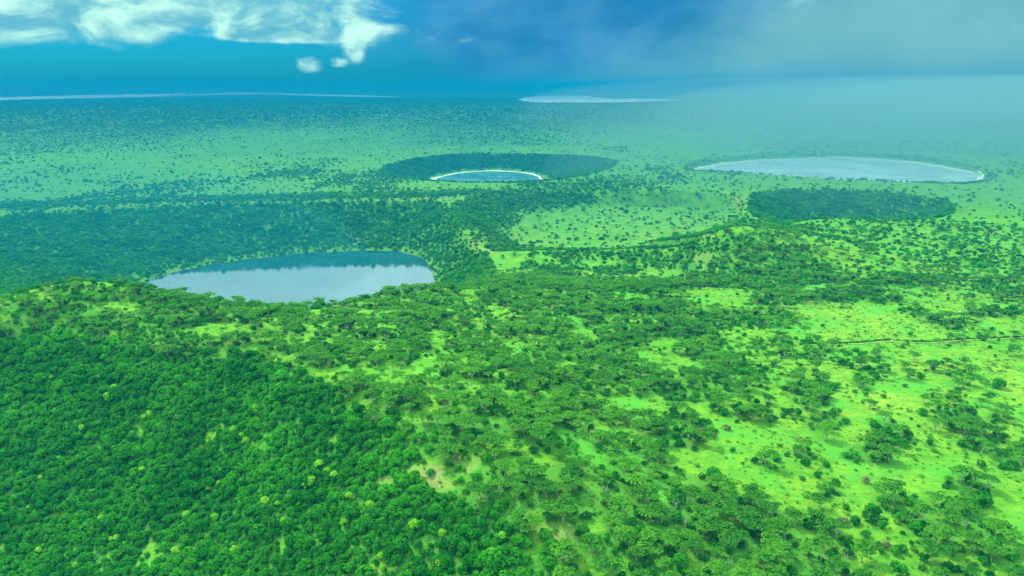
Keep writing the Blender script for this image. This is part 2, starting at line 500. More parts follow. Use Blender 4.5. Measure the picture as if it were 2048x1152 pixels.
def cover_map(x, y, z, dep):
    """share of ground under trees, share of those that are broadleaf, bare soil, yellowness of the grass"""
    d = np.hypot(x, y)
    px, py, zd = project(x, y, z)
    px = px + vnoise(x, y, 30.0, 3, 21) * 12
    py = py + vnoise(x, y, 30.0, 3, 22) * 5
    near = d < 1180
    cov = np.full(x.shape, 0.10)
    broad = np.full(x.shape, 0.25)
    # plain: scattered, denser in streaks; woodland far out
    s = vnoise(x, y, 500.0, 4, 31)
    cov = np.where(~near, 0.04 + 0.05 * s + 0.42 * sstep(vnoise(x * .8, y * .45, 150.0, 5, 32) + .45 * s, 0.10, 0.60), cov)
    cov = np.where(d > 3600, np.clip(0.16 + 0.5 * vnoise(x, y * 0.4, 700.0, 4, 33) + 0.6 * sstep(d, 4200, 5800), 0.03, 0.95), cov)
    right = near & (px > 1380)
    cov = np.where(right, 0.04 + 0.20 * sstep(vnoise(x, y, 60.0, 3, 35), 0.1, 0.6), cov)
    mid = (d > 950) & (d < 1700) & (px > 1500) & (dep < 0)
    cov = np.where(mid, 0.20 + 0.35 * sstep(vnoise(x, y, 110.0, 3, 36), -0.1, 0.6), cov)
    rm = np.where(near, poly_mask(px, py, RIDGE, 14), 0)
    fm = np.where(near, poly_mask(px, py, FOREST, 55), 0)
    hm = np.where((d > 880) & (d < 1500), poly_mask(px, py, HILL, 8), 0)
    clump_n = vnoise(x, y, 34.0, 3, 37)
    cov = np.maximum(cov, rm * np.clip(0.74 + 0.45 * clump_n, 0.2, 0.97))
    crest = rm * sstep(px, 620, 380) * (py < 800)
    cov = np.maximum(cov, crest * np.clip(0.9 + .25 * clump_n, .5, .98))
    broad = np.where(rm > 0.5, 0.24 + 0.4 * clump_n + .15 * crest, broad)
    lower = sstep(py, 830, 960) * rm
    cov = np.maximum(cov, lower * 0.82)
    cov = np.maximum(cov, hm * np.clip(0.86 + 0.4 * clump_n, 0.3, 0.98))
    broad = np.maximum(broad, hm * 0.6)
    for e in CLUMP:
        b = (np.abs(px - e[0]) < e[2] * 1.3) & (np.abs(py - e[1]) < e[3] * 1.3) & (d < 1500)
        if b.any():
            k = ell(px[b], py[b], e)
            cov[b] = np.maximum(cov[b], k * min(e[4] * 1.2, .97))
            broad[b] = np.maximum(broad[b], k * 0.5)
    forest = fm
    gap = sstep(vnoise(x, y, 26.0, 3, 43), 0.30, 0.62)
    cov = np.maximum(cov, fm * (0.98 - 0.55 * gap))
    broad = np.maximum(broad, sstep(fm, 0.2, 0.9))
    for e in CLEAR:
        b = (np.abs(px - e[0]) < e[2] * 1.3) & (np.abs(py - e[1]) < e[3] * 1.3) & near
        if b.any():
            cov[b] *= 1 - 0.96 * ell(px[b], py[b], e)
    soil = np.zeros(x.shape)
    for e in BARE:
        b = (np.abs(px - e[0]) < e[2] * 1.3) & (np.abs(py - e[1]) < e[3] * 1.3) & (d < 2200)
        if b.any():
            k = ell(px[b], py[b], e) * e[4]
            soil[b] = np.maximum(soil[b], k)
            cov[b] *= 1 - 0.9 * np.minimum(k * 1.3, 1)
    # crater walls are thickly wooded; the grass crater's floor is open
    wall = (dep >= 0) & (dep < 0.999)
    grassy = in_c(x, y)
    wcov = np.clip(0.93 + 0.30 * vnoise(x, y, 45.0, 3, 41), 0.3, 0.98)
    shelf = sstep(dep, 0.80, 0.97)
    wcov = wcov * (1 - 0.6 * shelf)
    lip = sstep(dep, 0.0, 0.07)
    wcov = wcov * (0.35 + 0.65 * lip)
    cov = np.where(wall & ~grassy, wcov, cov)
    broad = np.where(wall & ~grassy, 0.85, broad)
    cwall = np.clip(1 - sstep(dep, 0.50, 0.9), 0, 1) * 0.9
    cwall = np.where((px < 1180), cwall, cwall * np.where(py > 470, 1.0, 0.45))
    cov = np.where(grassy, np.maximum(0.07, cwall * (0.35 + 0.65 * lip)), cov)
    # pale ridge between the two craters
    e = (950, 480, 34, 26)
    cov *= 1 - 0.55 * np.where((d > 1150) & (d < 1700) & (np.abs(px - 950) < 60), ell(px, py, e), 0)
    # thicket belt along the far lip of the lake crater
    belt_y = np.interp(px, [0, 400, 850, 1000], [412, 398, 390, 385])
    belt = np.exp(-((py - belt_y) / 6.0) ** 2) * (px < 1060) * (d > 1600) * (d < 2400) * (dep < 0)
    cov = np.maximum(cov, belt * 0.85)
    cov = np.where((dep > 0.985) & ~grassy & (d > 1900), 0.0, cov)
    cov = np.where(dep >= 0.999, np.where(grassy, 0.06, 0.0), cov)
    yellow = np.clip(np.where(d < 1200, .5, .12) + 0.5 * vnoise(x, y, 160.0, 3, 51) + 0.5 * np.where(grassy & (dep > .8), 1, 0)
                     + 0.35 * np.where(near, ell(px, py, (1740, 660, 120, 40)) + ell(px, py, (1850, 760, 200, 60)), 0), 0, 1)
    return np.clip(cov, 0, 1), np.clip(broad, 0, 1), soil, yellow, forest


def in_c(x, y):
    lo, hi = rimC[:, :2].min(0), rimC[:, :2].max(0)
    out = np.zeros(x.shape, bool)
    b = (x > lo[0]) & (x < hi[0]) & (y > lo[1]) & (y < hi[1])
    if b.any():
        out[b] = seg_dist(rimC, x[b], y[b])[2]
    return out


# ------------------------------------------------------------------ materials
def material(name):
    m = bpy.data.materials.new(name)
    m.use_nodes = True
    m.node_tree.nodes.clear()
    b = NB(m.node_tree)
    out = b.n('ShaderNodeOutputMaterial')
    return m, b, out


def principled(b, color, rough=0.8, spec=0.2, normal=None):
    p = b.n('ShaderNodeBsdfPrincipled')
    b.put(p.inputs['Base Color'], (*color, 1) if isinstance(color, tuple) else color)
    p.inputs['Roughness'].default_value = rough
    p.inputs['Specular IOR Level'].default_value = spec
    if normal is not None:
        b.link(normal, p.inputs['Normal'])
    return p


def ground_material():
    m, b, out = material('savanna_ground')
    geo = b.n('ShaderNodeNewGeometry')
    pos = geo.outputs['Position']

    def attr(n):
        a = b.n('ShaderNodeAttribute', attribute_name=n)
        return a.outputs['Fac']
    big = b.noise(pos, 0.010, 5.0, 0.6)
    midn = b.noise(pos, 0.055, 5.0, 0.62, 0.6)
    fine = b.noise(pos, 0.45, 4.0, 0.65)
    grass = b.mix(b.smooth(midn, 0.34, 0.66), (0.080, 0.262, 0.014), (0.142, 0.335, 0.018))
    grass = b.mix(b.math('MULTIPLY', attr('yellow'), b.smooth(big, 0.35, 0.65)), grass, (0.215, 0.350, 0.034))
    grass = b.mix(b.smooth(fine, 0.50, 0.74), grass, (0.060, 0.215, 0.020))
    tus = b.noise(b.vmath('MULTIPLY', pos, (0.6, 1.0, 1.0)), 0.20, 7.0, 0.78, 0.4)
    grass = b.mix(b.smooth(tus, 0.44, 0.62, 0.0, 0.85), grass, (0.040, 0.205, 0.018))
    lush = b.noise(pos, 0.022, 4.0, 0.6, 0.5)
    grass = b.mix(b.smooth(lush, 0.46, 0.64, 0.0, 0.80), grass, (0.065, 0.300, 0.028))
    grass = b.mix(attr('shaded_sward'), grass, b.mix(b.smooth(midn, 0.35, 0.65), (0.050, 0.205, 0.026), (0.105, 0.295, 0.030)))  # darker tone for the far grass, standing in for cloud shade
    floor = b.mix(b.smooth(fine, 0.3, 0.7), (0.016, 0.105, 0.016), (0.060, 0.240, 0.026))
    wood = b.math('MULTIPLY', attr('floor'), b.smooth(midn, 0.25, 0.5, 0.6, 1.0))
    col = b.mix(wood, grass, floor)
    soil = b.mix(b.smooth(fine, 0.35, 0.65), (0.15, 0.20, 0.060), (0.25, 0.26, 0.11))
    sm = b.math('MULTIPLY', attr('soil'), b.smooth(midn, 0.36, 0.58))
    col = b.mix(sm, col, soil)
    # woods too far off to tell the trees apart
    farw = b.smooth(b.noise(pos, 0.012, 6.0, 0.7), 0.38, 0.56)
    col = b.mix(b.math('MULTIPLY', attr('farwood'), farw), col, (0.016, 0.080, 0.040))
    bump = b.n('ShaderNodeBump')
    bump.inputs['Strength'].default_value = 0.7
    bump.inputs['Distance'].default_value = 0.9
    b.link(b.noise(pos, 0.6, 5.0, 0.7), bump.inputs['Height'])
    p = principled(b, col, 0.95, 0.03, bump.outputs[0])
    b.link(p.outputs[0], out.inputs[0])
    return m


def leaf_material(name, dark, light, trans=0.3):
    m, b, out = material(name)
    geo = b.n('ShaderNodeNewGeometry')
    oi = b.n('ShaderNodeObjectInfo')
    r = b.math('ADD', b.math('MULTIPLY', geo.outputs['Random Per Island'], 0.50), b.math('MULTIPLY', oi.outputs['Random'], 0.50))
    region = b.noise(oi.outputs['Location'], 0.022, 4.0, 0.65)
    r = b.math('ADD', r, b.smooth(region, 0.3, 0.7, -0.42, 0.42), clamp=True)
    col = b.mix(r, dark, light)
    p = principled(b, col, 0.75, 0.04)
    t = b.n('ShaderNodeBsdfTranslucent')
    tcol = b.mix(1.0, col, (1.25, 1.2, 0.6), 'MULTIPLY')
    b.link(tcol, t.inputs[0])
    mx = b.n('ShaderNodeMixShader')
    mx.inputs[0].default_value = trans
    b.link(p.outputs[0], mx.inputs[1])
    b.link(t.outputs[0], mx.inputs[2])
    b.link(mx.outputs[0], out.inputs[0])
    return m


def bark_material(name, a, c):
    m, b, out = material(name)
    geo = b.n('ShaderNodeNewGeometry')
    n = b.noise(geo.outputs['Position'], 2.5, 4.0, 0.6)
    p = principled(b, b.mix(n, a, c), 0.85, 0.1)
    b.link(p.outputs[0], out.inputs[0])
    return m


def water_material(name, body, rough, ripple, scale, glints=True):
    m, b, out = material(name)
    geo = b.n('ShaderNodeNewGeometry')
    pos = geo.outputs['Position']
    bump = b.n('ShaderNodeBump')
    bump.inputs['Strength'].default_value = ripple
    bump.inputs['Distance'].default_value = 0.3
    b.link(b.noise(pos, scale, 4.0, 0.6, 0.5), bump.inputs['Height'])
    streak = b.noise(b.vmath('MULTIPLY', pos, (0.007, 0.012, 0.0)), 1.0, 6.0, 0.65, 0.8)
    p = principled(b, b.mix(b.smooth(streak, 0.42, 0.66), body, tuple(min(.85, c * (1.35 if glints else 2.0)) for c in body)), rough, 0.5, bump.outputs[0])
    p.inputs['IOR'].default_value = 2.2
    if glints:
        b.link(b.smooth(streak, 0.35, 0.7, rough * 0.5, rough * 2.2), p.inputs['Roughness'])
    b.link(p.outputs[0], out.inputs[0])
    return m


def plain_material(name, a, c, scale, rough=0.9):
    m, b, out = material(name)
    geo = b.n('ShaderNodeNewGeometry')
    n = b.noise(geo.outputs['Position'], scale, 5.0, 0.65)
    p = principled(b, b.mix(b.smooth(n, 0.3, 0.7), a, c), rough, 0.1)
    b.link(p.outputs[0], out.inputs[0])
    return m


M_GROUND = ground_material()
M_ACACIA = leaf_material('acacia_leaves', (0.032, 0.185, 0.016), (0.100, 0.345, 0.022), 0.40)
M_BROAD = leaf_material('broad_leaves', (0.008, 0.160, 0.010), (0.060, 0.360, 0.014), 0.42)
M_SHRUB = leaf_material('shrub_leaves', (0.012, 0.120, 0.018), (0.046, 0.250, 0.024), 0.28)
M_LIME = leaf_material('lime_leaves', (0.160, 0.470, 0.020), (0.300, 0.640, 0.035), 0.36)
M_RUST = leaf_material('rusty_leaves', (0.095, 0.130, 0.050), (0.210, 0.200, 0.100), 0.25)
M_TUFT = leaf_material('tussock_blades', (0.070, 0.250, 0.020), (0.170, 0.410, 0.032), 0.3)
M_BARK = bark_material('pale_bark', (0.24, 0.27, 0.19), (0.45, 0.47, 0.36))
M_DARKBARK = bark_material('dark_bark', (0.05, 0.055, 0.035), (0.11, 0.11, 0.07))
M_LAKE = water_material('crater_lake_water', (0.008, 0.085, 0.115), 0.04, 0.04, 0.35)
M_SMALL = water_material('small_lake_water', (0.050, 0.230, 0.270), 0.08, 0.06, 0.3)
M_SODA = water_material('soda_lake_water', (0.120, 0.235, 0.240), 0.30, 0.0, 0.25, False)
M_FARW = water_material('broad_lake_water', (0.240, 0.400, 0.470), 0.5, 0.0, 0.1, False)  # cloud glint on the far water is painted in as a pale body colour
M_SALT = plain_material('salt_crust', (0.55, 0.58, 0.46), (0.78, 0.78, 0.66), 0.05)
M_SILT = plain_material('pale_silt', (0.42, 0.50, 0.38), (0.66, 0.70, 0.56), 0.05)
M_MUD = plain_material('lake_margin', (0.05, 0.14, 0.04), (0.11, 0.20, 0.07), 0.06)
M_TRACK = plain_material('dry_track', (0.14, 0.30, 0.04), (0.22, 0.36, 0.07), 0.3)
M_ROCK = plain_material('pale_rock', (0.55, 0.56, 0.50), (0.78, 0.78, 0.72), 0.9)
M_MOUNT = plain_material('mountain_slopes', (0.030, 0.090, 0.050), (0.070, 0.150, 0.060), 0.0012)


# ------------------------------------------------------------------ mesh helpers
def new_mesh(name, verts, faces, mats, smooth=False, midx=None):
    me = bpy.data.meshes.new(name)
    verts = np.asarray(verts, np.float32)
    if isinstance(faces, np.ndarray):
        k = faces.shape[1]
        me.vertices.add(len(verts))
        me.vertices.foreach_set('co', verts.ravel())
        me.loops.add(faces.size)
        me.loops.foreach_set('vertex_index', faces.astype(np.int32).ravel())
        me.polygons.add(len(faces))
        me.polygons.foreach_set('loop_start', np.arange(0, faces.size, k, dtype=np.int32))
        me.update(calc_edges=True)
    else:
        me.from_pydata([tuple(v) for v in verts], [], faces)
    for m in mats:
        me.materials.append(m)
    if midx is not None:
        me.polygons.foreach_set('material_index', np.asarray(midx, np.int32))
    me.polygons.foreach_set('use_smooth', np.full(len(me.polygons), smooth))
    me.update()
    return me


def link(name, me, parent=None, **props):
    o = bpy.data.objects.new(name, me)
    C.objects.link(o)
    o.parent = parent
    for k, v in props.items():
        o[k] = v
    return o


# ------------------------------------------------------------------ the land, one sheet to the horizon
def build_ground():
    ys = np.arange(1560, HORIZON_Y + 6, -1.7)
    dep = PITCH - np.arctan((576 - ys) / FPX)
    rows = 215.0 / np.tan(dep)
    rows = np.concatenate([[0.0, 40, 80, 110, 135], rows[rows > 150], np.geomspace(rows[-1] * 1.05, 90000, 24)])
    az = np.concatenate([np.arange(-180, -42, 3.0), np.arange(-42, 42.01, 0.105), np.arange(45, 180.1, 3.0)])
    A, D = np.meshgrid(np.radians(az), rows)
    X, Y = D * np.sin(A), D * np.cos(A)
    x, y = X.ravel(), Y.ravel()
    z, depth = height(x, y)
    cov, broad, soil, yellow, forest = cover_map(x, y, z, depth)
    d = np.hypot(x, y)
    nr, nc = X.shape
    i = np.arange(nr * nc).reshape(nr, nc)
    f = np.stack([i[:-1, :-1], i[:-1, 1:], i[1:, 1:], i[1:, :-1]], -1).reshape(-1, 4)
    f = f[:, ::-1]
    me = new_mesh('ground', np.stack([x, y, z], 1), f, [M_GROUND], True)
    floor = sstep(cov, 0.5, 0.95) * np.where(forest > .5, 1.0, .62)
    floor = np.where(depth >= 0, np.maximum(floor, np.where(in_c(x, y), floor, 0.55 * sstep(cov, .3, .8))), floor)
    farwood = sstep(d, 2300, 4600) * np.clip(0.42 + 0.9 * vnoise(x, y * 0.35, 900.0, 4, 61) + 0.8 * sstep(d, 4300, 6000), 0, 1)
    shaded_sward = sstep(d, 1000, 2200) * np.clip(.85 + .4 * vnoise(x, y * .5, 700.0, 4, 62), 0, 1)  # cloud shade over the far plain, put into the grass colour
    for nm, v in (('shaded_sward', shaded_sward), ('floor', floor), ('soil', soil), ('yellow', yellow), ('farwood', farwood)):
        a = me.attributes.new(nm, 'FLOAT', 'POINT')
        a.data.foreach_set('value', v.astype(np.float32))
    link('ground', me, kind='structure', label='rolling green savanna pitted with volcanic craters, running to the horizon')


build_ground()


# ------------------------------------------------------------------ lakes and their margins
def sheet(name, poly, z, mat, label):
    n = len(poly)
    v = [(p[0], p[1], z) for p in poly]
    c = poly[:, :2].mean(0)
    v.append((c[0], c[1], z))
    f = [(i, (i + 1) % n, n) for i in range(n)]
    if np.sum(poly[:, 0] * np.roll(poly[:, 1], -1) - np.roll(poly[:, 0], -1) * poly[:, 1]) < 0:
        f = [t[::-1] for t in f]
    return link(name, new_mesh(name, v, f, [mat]), kind='structure', label=label)


def margin(name, poly, z, w, mat, label, seed, lift=0.35, rim=None):
    """a strip of bare shore following the land just above the water"""
    n = len(poly)
    c = poly[:, :2].mean(0)
    rows = 5
    v = []
    ww = w * (0.65 + 0.6 * vnoise(poly[:, 0], poly[:, 1], 90.0, 3, seed))
    ww = np.maximum(ww, w * .25)
    if rim is not None:
        ww = np.minimum(ww, seg_dist(rim, poly[:, 0], poly[:, 1])[0] * .35)
    for k in range(rows):
        t = k / (rows - 1)
        d = poly[:, :2] - c
        r = np.linalg.norm(d, axis=1, keepdims=True)
        p = poly[:, :2] + d / r * (ww * t - 1.5)[:, None]
        zt, _ = height(p[:, 0], p[:, 1])
        zz = np.maximum(zt + lift * (1 - .9 * t * t), z - 0.4 + 0.9 * t)
        if k == 0:
            zz = np.full(n, z - 0.6)
        v += [(p[i, 0], p[i, 1], zz[i]) for i in range(n)]
    f = []
    for k in range(rows - 1):
        for i in range(n):
            j = (i + 1) % n
            f.append((k * n + i, k * n + j, (k + 1) * n + j, (k + 1) * n + i))
    return link(name, new_mesh(name, v, f, [mat], True), kind='structure', label=label)


sheet('crater_lake', lake1, LAKE1_Z, M_LAKE, 'dark blue crater lake mirroring pale cloud, behind the wooded ridge')
sheet('crater_lake', lake2, LAKE2_Z, M_SMALL, 'small round crater lake ringed by a white shore')
sheet('crater_lake', lake3, LAKE3_Z, M_SODA, 'wide pale soda lake dulled by rain haze')
margin('shore', lake1, LAKE1_Z, 5, M_MUD, 'thin grassy margin round the large dark crater lake', 71)
margin('shore', lake2, LAKE2_Z, 21, M_SALT, 'white salt shore round the small crater lake', 72, 1.0)
margin('shore', lake3, LAKE3_Z, 20, M_SILT, 'pale salt shore round the wide soda lake', 73, 1.0, rim3)


FAR_LAKES = []


def far_lake(pts, label):
    p = outline([(a, c) for a, c in pts], FAR_RISE + 1.5, 4 * len(pts))
    FAR_LAKES.append(p)
    sheet('lake', p, FAR_RISE + 1.5, M_FARW, label)


far_lake([(-700, 224), (-300, 210), (0, 201), (200, 196), (400, 191), (520, 189), (640, 192), (800, 194), (700, 190), (560, 186.5), (500, 184), (460, 182),
          (450, 185), (380, 186), (200, 189.5), (0, 194.5), (-300, 201), (-700, 212)], 'long thin far lake with glint painted into its colour, below the mountains')
far_lake([(1035, 199), (1060, 204), (1120, 206), (1200, 205.5), (1290, 203.5), (1380, 200), (1300, 197), (1200, 196), (1170, 192), (1100, 191.5), (1060, 194)],
         'short far lake on the horizon beside the rain curtain')


# ------------------------------------------------------------------ mountains beyond the far lake
def build_mountains():
    nu, nv = 260, 26
    v = []
    for j in range(nv):
        s = j / (nv - 1)
        for i in range(nu):
            px = -900 + 2300 * i / (nu - 1)
            x = (px - 1024) / FPX * 21500
            y = 20300 + 4200 * s
            prof = np.interp(px, [-900, -400, -100, 60, 130, 200, 280, 340, 420, 520, 620, 760, 1000, 1400],
                             [250, 265, 275, 268, 240, 232, 255, 248, 210, 165, 135, 118, 108, 104])
            hgt = prof * math.sin(math.pi * min(s * 1.0, 1.0)) ** 0.8
            v.append((x, y, hgt))
    v = np.array(v)
    v[:, 2] *= 1 + 0.22 * vnoise(v[:, 0], v[:, 1], 1800.0, 5, 81)
    v[:, 2] = np.where(v[:, 2] < 112, 100, v[:, 2])
    i = np.arange(nu * nv).reshape(nv, nu)
    f = np.stack([i[:-1, :-1], i[:-1, 1:], i[1:, 1:], i[1:, :-1]], -1).reshape(-1, 4)
    link('mountains', new_mesh('mountains', v, f, [M_MOUNT], True), kind='structure', label='faint blue mountain range beyond the far lake')


build_mountains()


# ------------------------------------------------------------------ tree models
def quads(cent, nrm, size, r):
    """leaf sprays: one small quad at each centre, facing nrm"""
    n = len(cent)
    nrm = nrm / (np.linalg.norm(nrm, axis=1, keepdims=True) + 1e-9)
    ref = r.normal(size=(n, 3))
    u = np.cross(nrm, ref)
    u /= np.linalg.norm(u, axis=1, keepdims=True) + 1e-9
    w = np.cross(nrm, u)
    s = (size * (0.65 + 0.7 * r.random(n)))[:, None]
    asp = (0.6 + 0.4 * r.random(n))[:, None]
    c = np.stack([cent - u * s - w * s * asp * .5, cent + u * s * .4 - w * s * asp, cent + u * s + w * s * asp * .5, cent - u * s * .4 + w * s * asp], 1)
    return c.reshape(-1, 3), np.arange(n * 4).reshape(n, 4)


def tube(pts, radii, sides=5):
    v, f = [], []
    pts = np.array(pts, float)
    for i, p in enumerate(pts):
        t = pts[min(i + 1, len(pts) - 1)] - pts[max(i - 1, 0)]
        t /= np.linalg.norm(t) + 1e-9
        a = np.cross(t, (0.3, 0.9, 0.1))
        a /= np.linalg.norm(a)
        c = np.cross(t, a)
        for k in range(sides):
            th = 2 * math.pi * k / sides
            v.append(p + radii[i] * (a * math.cos(th) + c * math.sin(th)))
    for i in range(len(pts) - 1):
        for k in range(sides):
            k2 = (k + 1) % sides
            f.append((i * sides + k, i * sides + k2, (i + 1) * sides + k2, (i + 1) * sides + k))
    return np.array(v), np.array(f)


def join(parts):
    vs_, fs_, o = [], [], 0
    for v, f in parts:
        vs_.append(v)
        fs_.append(f + o)
        o += len(v)
    return np.concatenate(vs_), np.concatenate(fs_)


def acacia_parts(r, leaves=330, rad=4.6, hgt=6.4):
    pads = []
    n = r.integers(5, 9)
    for k in range(n):
        a = 2 * math.pi * (k + r.random() * .7) / n
        q = rad * (0.30 + 0.42 * r.random()) * (0 if k == 0 else 1)
        pr = rad * (0.36 + 0.24 * r.random())
        pads.append((q * math.cos(a), q * math.sin(a) * .92, hgt - 0.10 * q * q / rad + r.normal() * .42, pr))
    limbs = []
    fork = np.array((r.normal() * .25, r.normal() * .25, hgt * (0.26 + .12 * r.random())))
    limbs.append(tube([(0, 0, -0.6), (fork[0] * .4, fork[1] * .4, fork[2] * .5), fork], [.30, .25, .21]))
    for k in range(min(5, n)):
        p = np.array(pads[k][:3])
        mid = fork * .45 + p * .55 + np.array((p[0] * .12, p[1] * .12, -.35))
        limbs.append(tube([fork, mid, p - (0, 0, .25)], [.17, .12, .05], 4))
    cs, ns = [], []
    tot = sum(p[3] ** 2 for p in pads)
    for (x, y, z, pr) in pads:
        m = max(12, int(leaves * pr * pr / tot))
        a = r.random(m) * 2 * math.pi
        q = np.sqrt(r.random(m)) * pr * (1 + .12 * r.normal(size=m))
        zz = z + 0.75 * (1 - (q / pr) ** 2) * (0.35 + .65 * r.random(m)) - 0.15
        cs.append(np.stack([x + q * np.cos(a), y + q * np.sin(a), zz], 1))
        nn = r.normal(size=(m, 3)) * .42
        nn[:, 2] += 1.0
        nn[:, 0] += .55 * q / pr * np.cos(a)
        nn[:, 1] += .55 * q / pr * np.sin(a)
        ns.append(nn)
    crown = quads(np.concatenate(cs), np.concatenate(ns), 0.50 * rad / 4.6 * math.sqrt(330 / leaves), r)
    return join(limbs), crown


def broad_parts(r, leaves=300, rad=2.9, hgt=5.2, squash=0.8):
    lobes = [(0, 0, hgt - rad * squash * .9, rad * .78)]
    for k in range(r.integers(5, 9)):
        a = r.random() * 2 * math.pi
        q = rad * (.35 + .35 * r.random())
        lobes.append((q * math.cos(a), q * math.sin(a), hgt - rad * squash * (0.75 + .75 * r.random()), rad * (.36 + .22 * r.random())))
    limbs = [tube([(0, 0, -0.8), (r.normal() * .15, r.normal() * .15, hgt * .35), (r.normal() * .3, r.normal() * .3, hgt * .7)], [.22, .17, .07])]
    for k in range(1, 4):
        p = np.array(lobes[k][:3])
        limbs.append(tube([(0, 0, hgt * .25), (p[0] * .5, p[1] * .5, p[2] * .75), p], [.12, .08, .04], 4))
    cs, ns = [], []
    tot = sum(l[3] ** 2 for l in lobes)
    for (x, y, z, lr) in lobes:
        m = max(10, int(leaves * lr * lr / tot))
        d = r.normal(size=(m, 3))
        d[:, 2] = np.where(d[:, 2] < -.35, -d[:, 2], d[:, 2])
        d /= np.linalg.norm(d, axis=1, keepdims=True)
        q = lr * (0.80 + .26 * r.random(m))[:, None]
        cs.append(np.array((x, y, z)) + d * q * (1, 1, squash))
        ns.append(d + r.normal(size=(m, 3)) * .42)
    crown = quads(np.concatenate(cs), np.concatenate(ns), 0.46 * rad / 2.9 * math.sqrt(300 / leaves), r)
    return join(limbs), crown


def shrub_crown(r, leaves=150, rad=1.9, hgt=2.3):
    lobes = [(0, 0, hgt * .45, rad * .7)]
    for k in range(r.integers(4, 7)):
        a = r.random() * 2 * math.pi
        q = rad * (.4 + .45 * r.random())
        lobes.append((q * math.cos(a), q * math.sin(a), hgt * (.25 + .25 * r.random()), rad * (.35 + .2 * r.random())))
    cs, ns = [], []
    tot = sum(l[3] ** 2 for l in lobes)
    for (x, y, z, lr) in lobes:
        m = max(10, int(leaves * lr * lr / tot))
        d = r.normal(size=(m, 3))
        d[:, 2] = np.abs(d[:, 2]) - .25
        d /= np.linalg.norm(d, axis=1, keepdims=True)
        q = lr * (0.8 + .3 * r.random(m))[:, None]
        cs.append(np.array((x, y, z)) + d * q)
        ns.append(d + r.normal(size=(m, 3)) * .4)
    return quads(np.concatenate(cs), np.concatenate(ns), 0.34 * rad / 1.9 * math.sqrt(150 / leaves), r)


def snag_parts(r, hgt=7.5):
    parts = [tube([(0, 0, -.6), (.1, .1, hgt * .3), (r.normal() * .3, .1, hgt * .55)], [.26, .2, .15])]
    for k in range(5):
        a = 2 * math.pi * (k + r.random() * .6) / 5
        s = hgt * (.3 + .2 * r.random())
        l = 1.4 + 1.6 * r.random()
        p1 = (l * .5 * math.cos(a), l * .5 * math.sin(a), s + hgt * .18)
        p2 = (l * math.cos(a), l * math.sin(a), s + hgt * (.35 + .12 * r.random()))
        parts.append(tube([(0, 0, s), p1, p2], [.13, .09, .03], 4))
        parts.append(tube([p1, (p1[0] * 1.2 + .4 * r.normal(), p1[1] * 1.2 + .4 * r.normal(), p1[2] + hgt * .2)], [.07, .02], 4))
    return join(parts)


def tuft(r, n=26):
    a = r.random(n) * 2 * math.pi
    q = np.sqrt(r.random(n)) * .9
    c = np.stack([q * np.cos(a), q * np.sin(a), .25 + .35 * r.random(n)], 1)
    nn = r.normal(size=(n, 3))
    nn[:, 2] = np.abs(nn[:, 2]) * .6 + .2
    return quads(c, nn, 0.30, r)


VAR = 6
acacias = []
broads = []
shrubs = []
for k in range(VAR):
    t, c = acacia_parts(np.random.default_rng(100 + k), 330, 4.2 + .25 * k, 5.6 + .35 * (k % 3))
    acacias.append((new_mesh('acacia_trunk', *t, [M_BARK]), new_mesh('acacia_crown', *c, [M_ACACIA])))
    t, c = broad_parts(np.random.default_rng(200 + k), 300, 2.7 + .12 * k, 4.6 + .3 * (k % 3), .75 + .06 * (k % 3))
    broads.append((new_mesh('broadleaf_trunk', *t, [M_DARKBARK]), new_mesh('broadleaf_crown', *c, [M_BROAD]),
                   new_mesh('lime_crown', *c, [M_LIME])))
    shrubs.append(new_mesh('shrub_leaves', *shrub_crown(np.random.default_rng(300 + k)), [M_SHRUB]))
rusts = [new_mesh('rusty_leaves', *shrub_crown(np.random.default_rng(340 + k), 150, 2.2, 2.8), [M_RUST]) for k in range(2)]
snags = [new_mesh('bare_branches', *snag_parts(np.random.default_rng(360 + k)), [M_BARK]) for k in range(4)]


def proto_collection(name, items):
    """models for the masses of trees; kept out of the scene itself"""
    col = bpy.data.collections.new(name)
    for i, (v, f, mats, mi) in enumerate(items):
        o = bpy.data.objects.new('%s_model_%02d' % (name, i), new_mesh(name, v, f, mats, False, mi))
        col.objects.link(o)
    return col


def two(a, c, ma, mc):
    v, f = join([a, c])
    return v, f, [ma, mc], np.concatenate([np.zeros(len(a[1])), np.ones(len(c[1]))])


col_acacia = proto_collection('acacia', [two(*acacia_parts(np.random.default_rng(400 + k), 190, 4.2 + .25 * k, 5.6 + .35 * (k % 3)), M_BARK, M_ACACIA) for k in range(5)])
col_broad = proto_collection('broadleaf', [two(*broad_parts(np.random.default_rng(500 + k), 200, 2.7 + .12 * k, 4.6 + .3 * (k % 3), .8), M_DARKBARK, M_BROAD) for k in range(6)])
col_shrub = proto_collection('shrub', [(*shrub_crown(np.random.default_rng(600 + k), 110), [M_SHRUB], None) for k in range(5)])
col_far = proto_collection('far_tree', [(*broad_parts(np.random.default_rng(700 + k), 60, 3.6, 5.0, .7)[1], [M_SHRUB], None) for k in range(4)]
                           + [two(*acacia_parts(np.random.default_rng(750 + k), 60, 4.4, 5.6), M_BARK, M_ACACIA) for k in range(2)])
col_tuft = proto_collection('tussock', [(*tuft(np.random.default_rng(800 + k)), [M_TUFT], None) for k in range(4)])


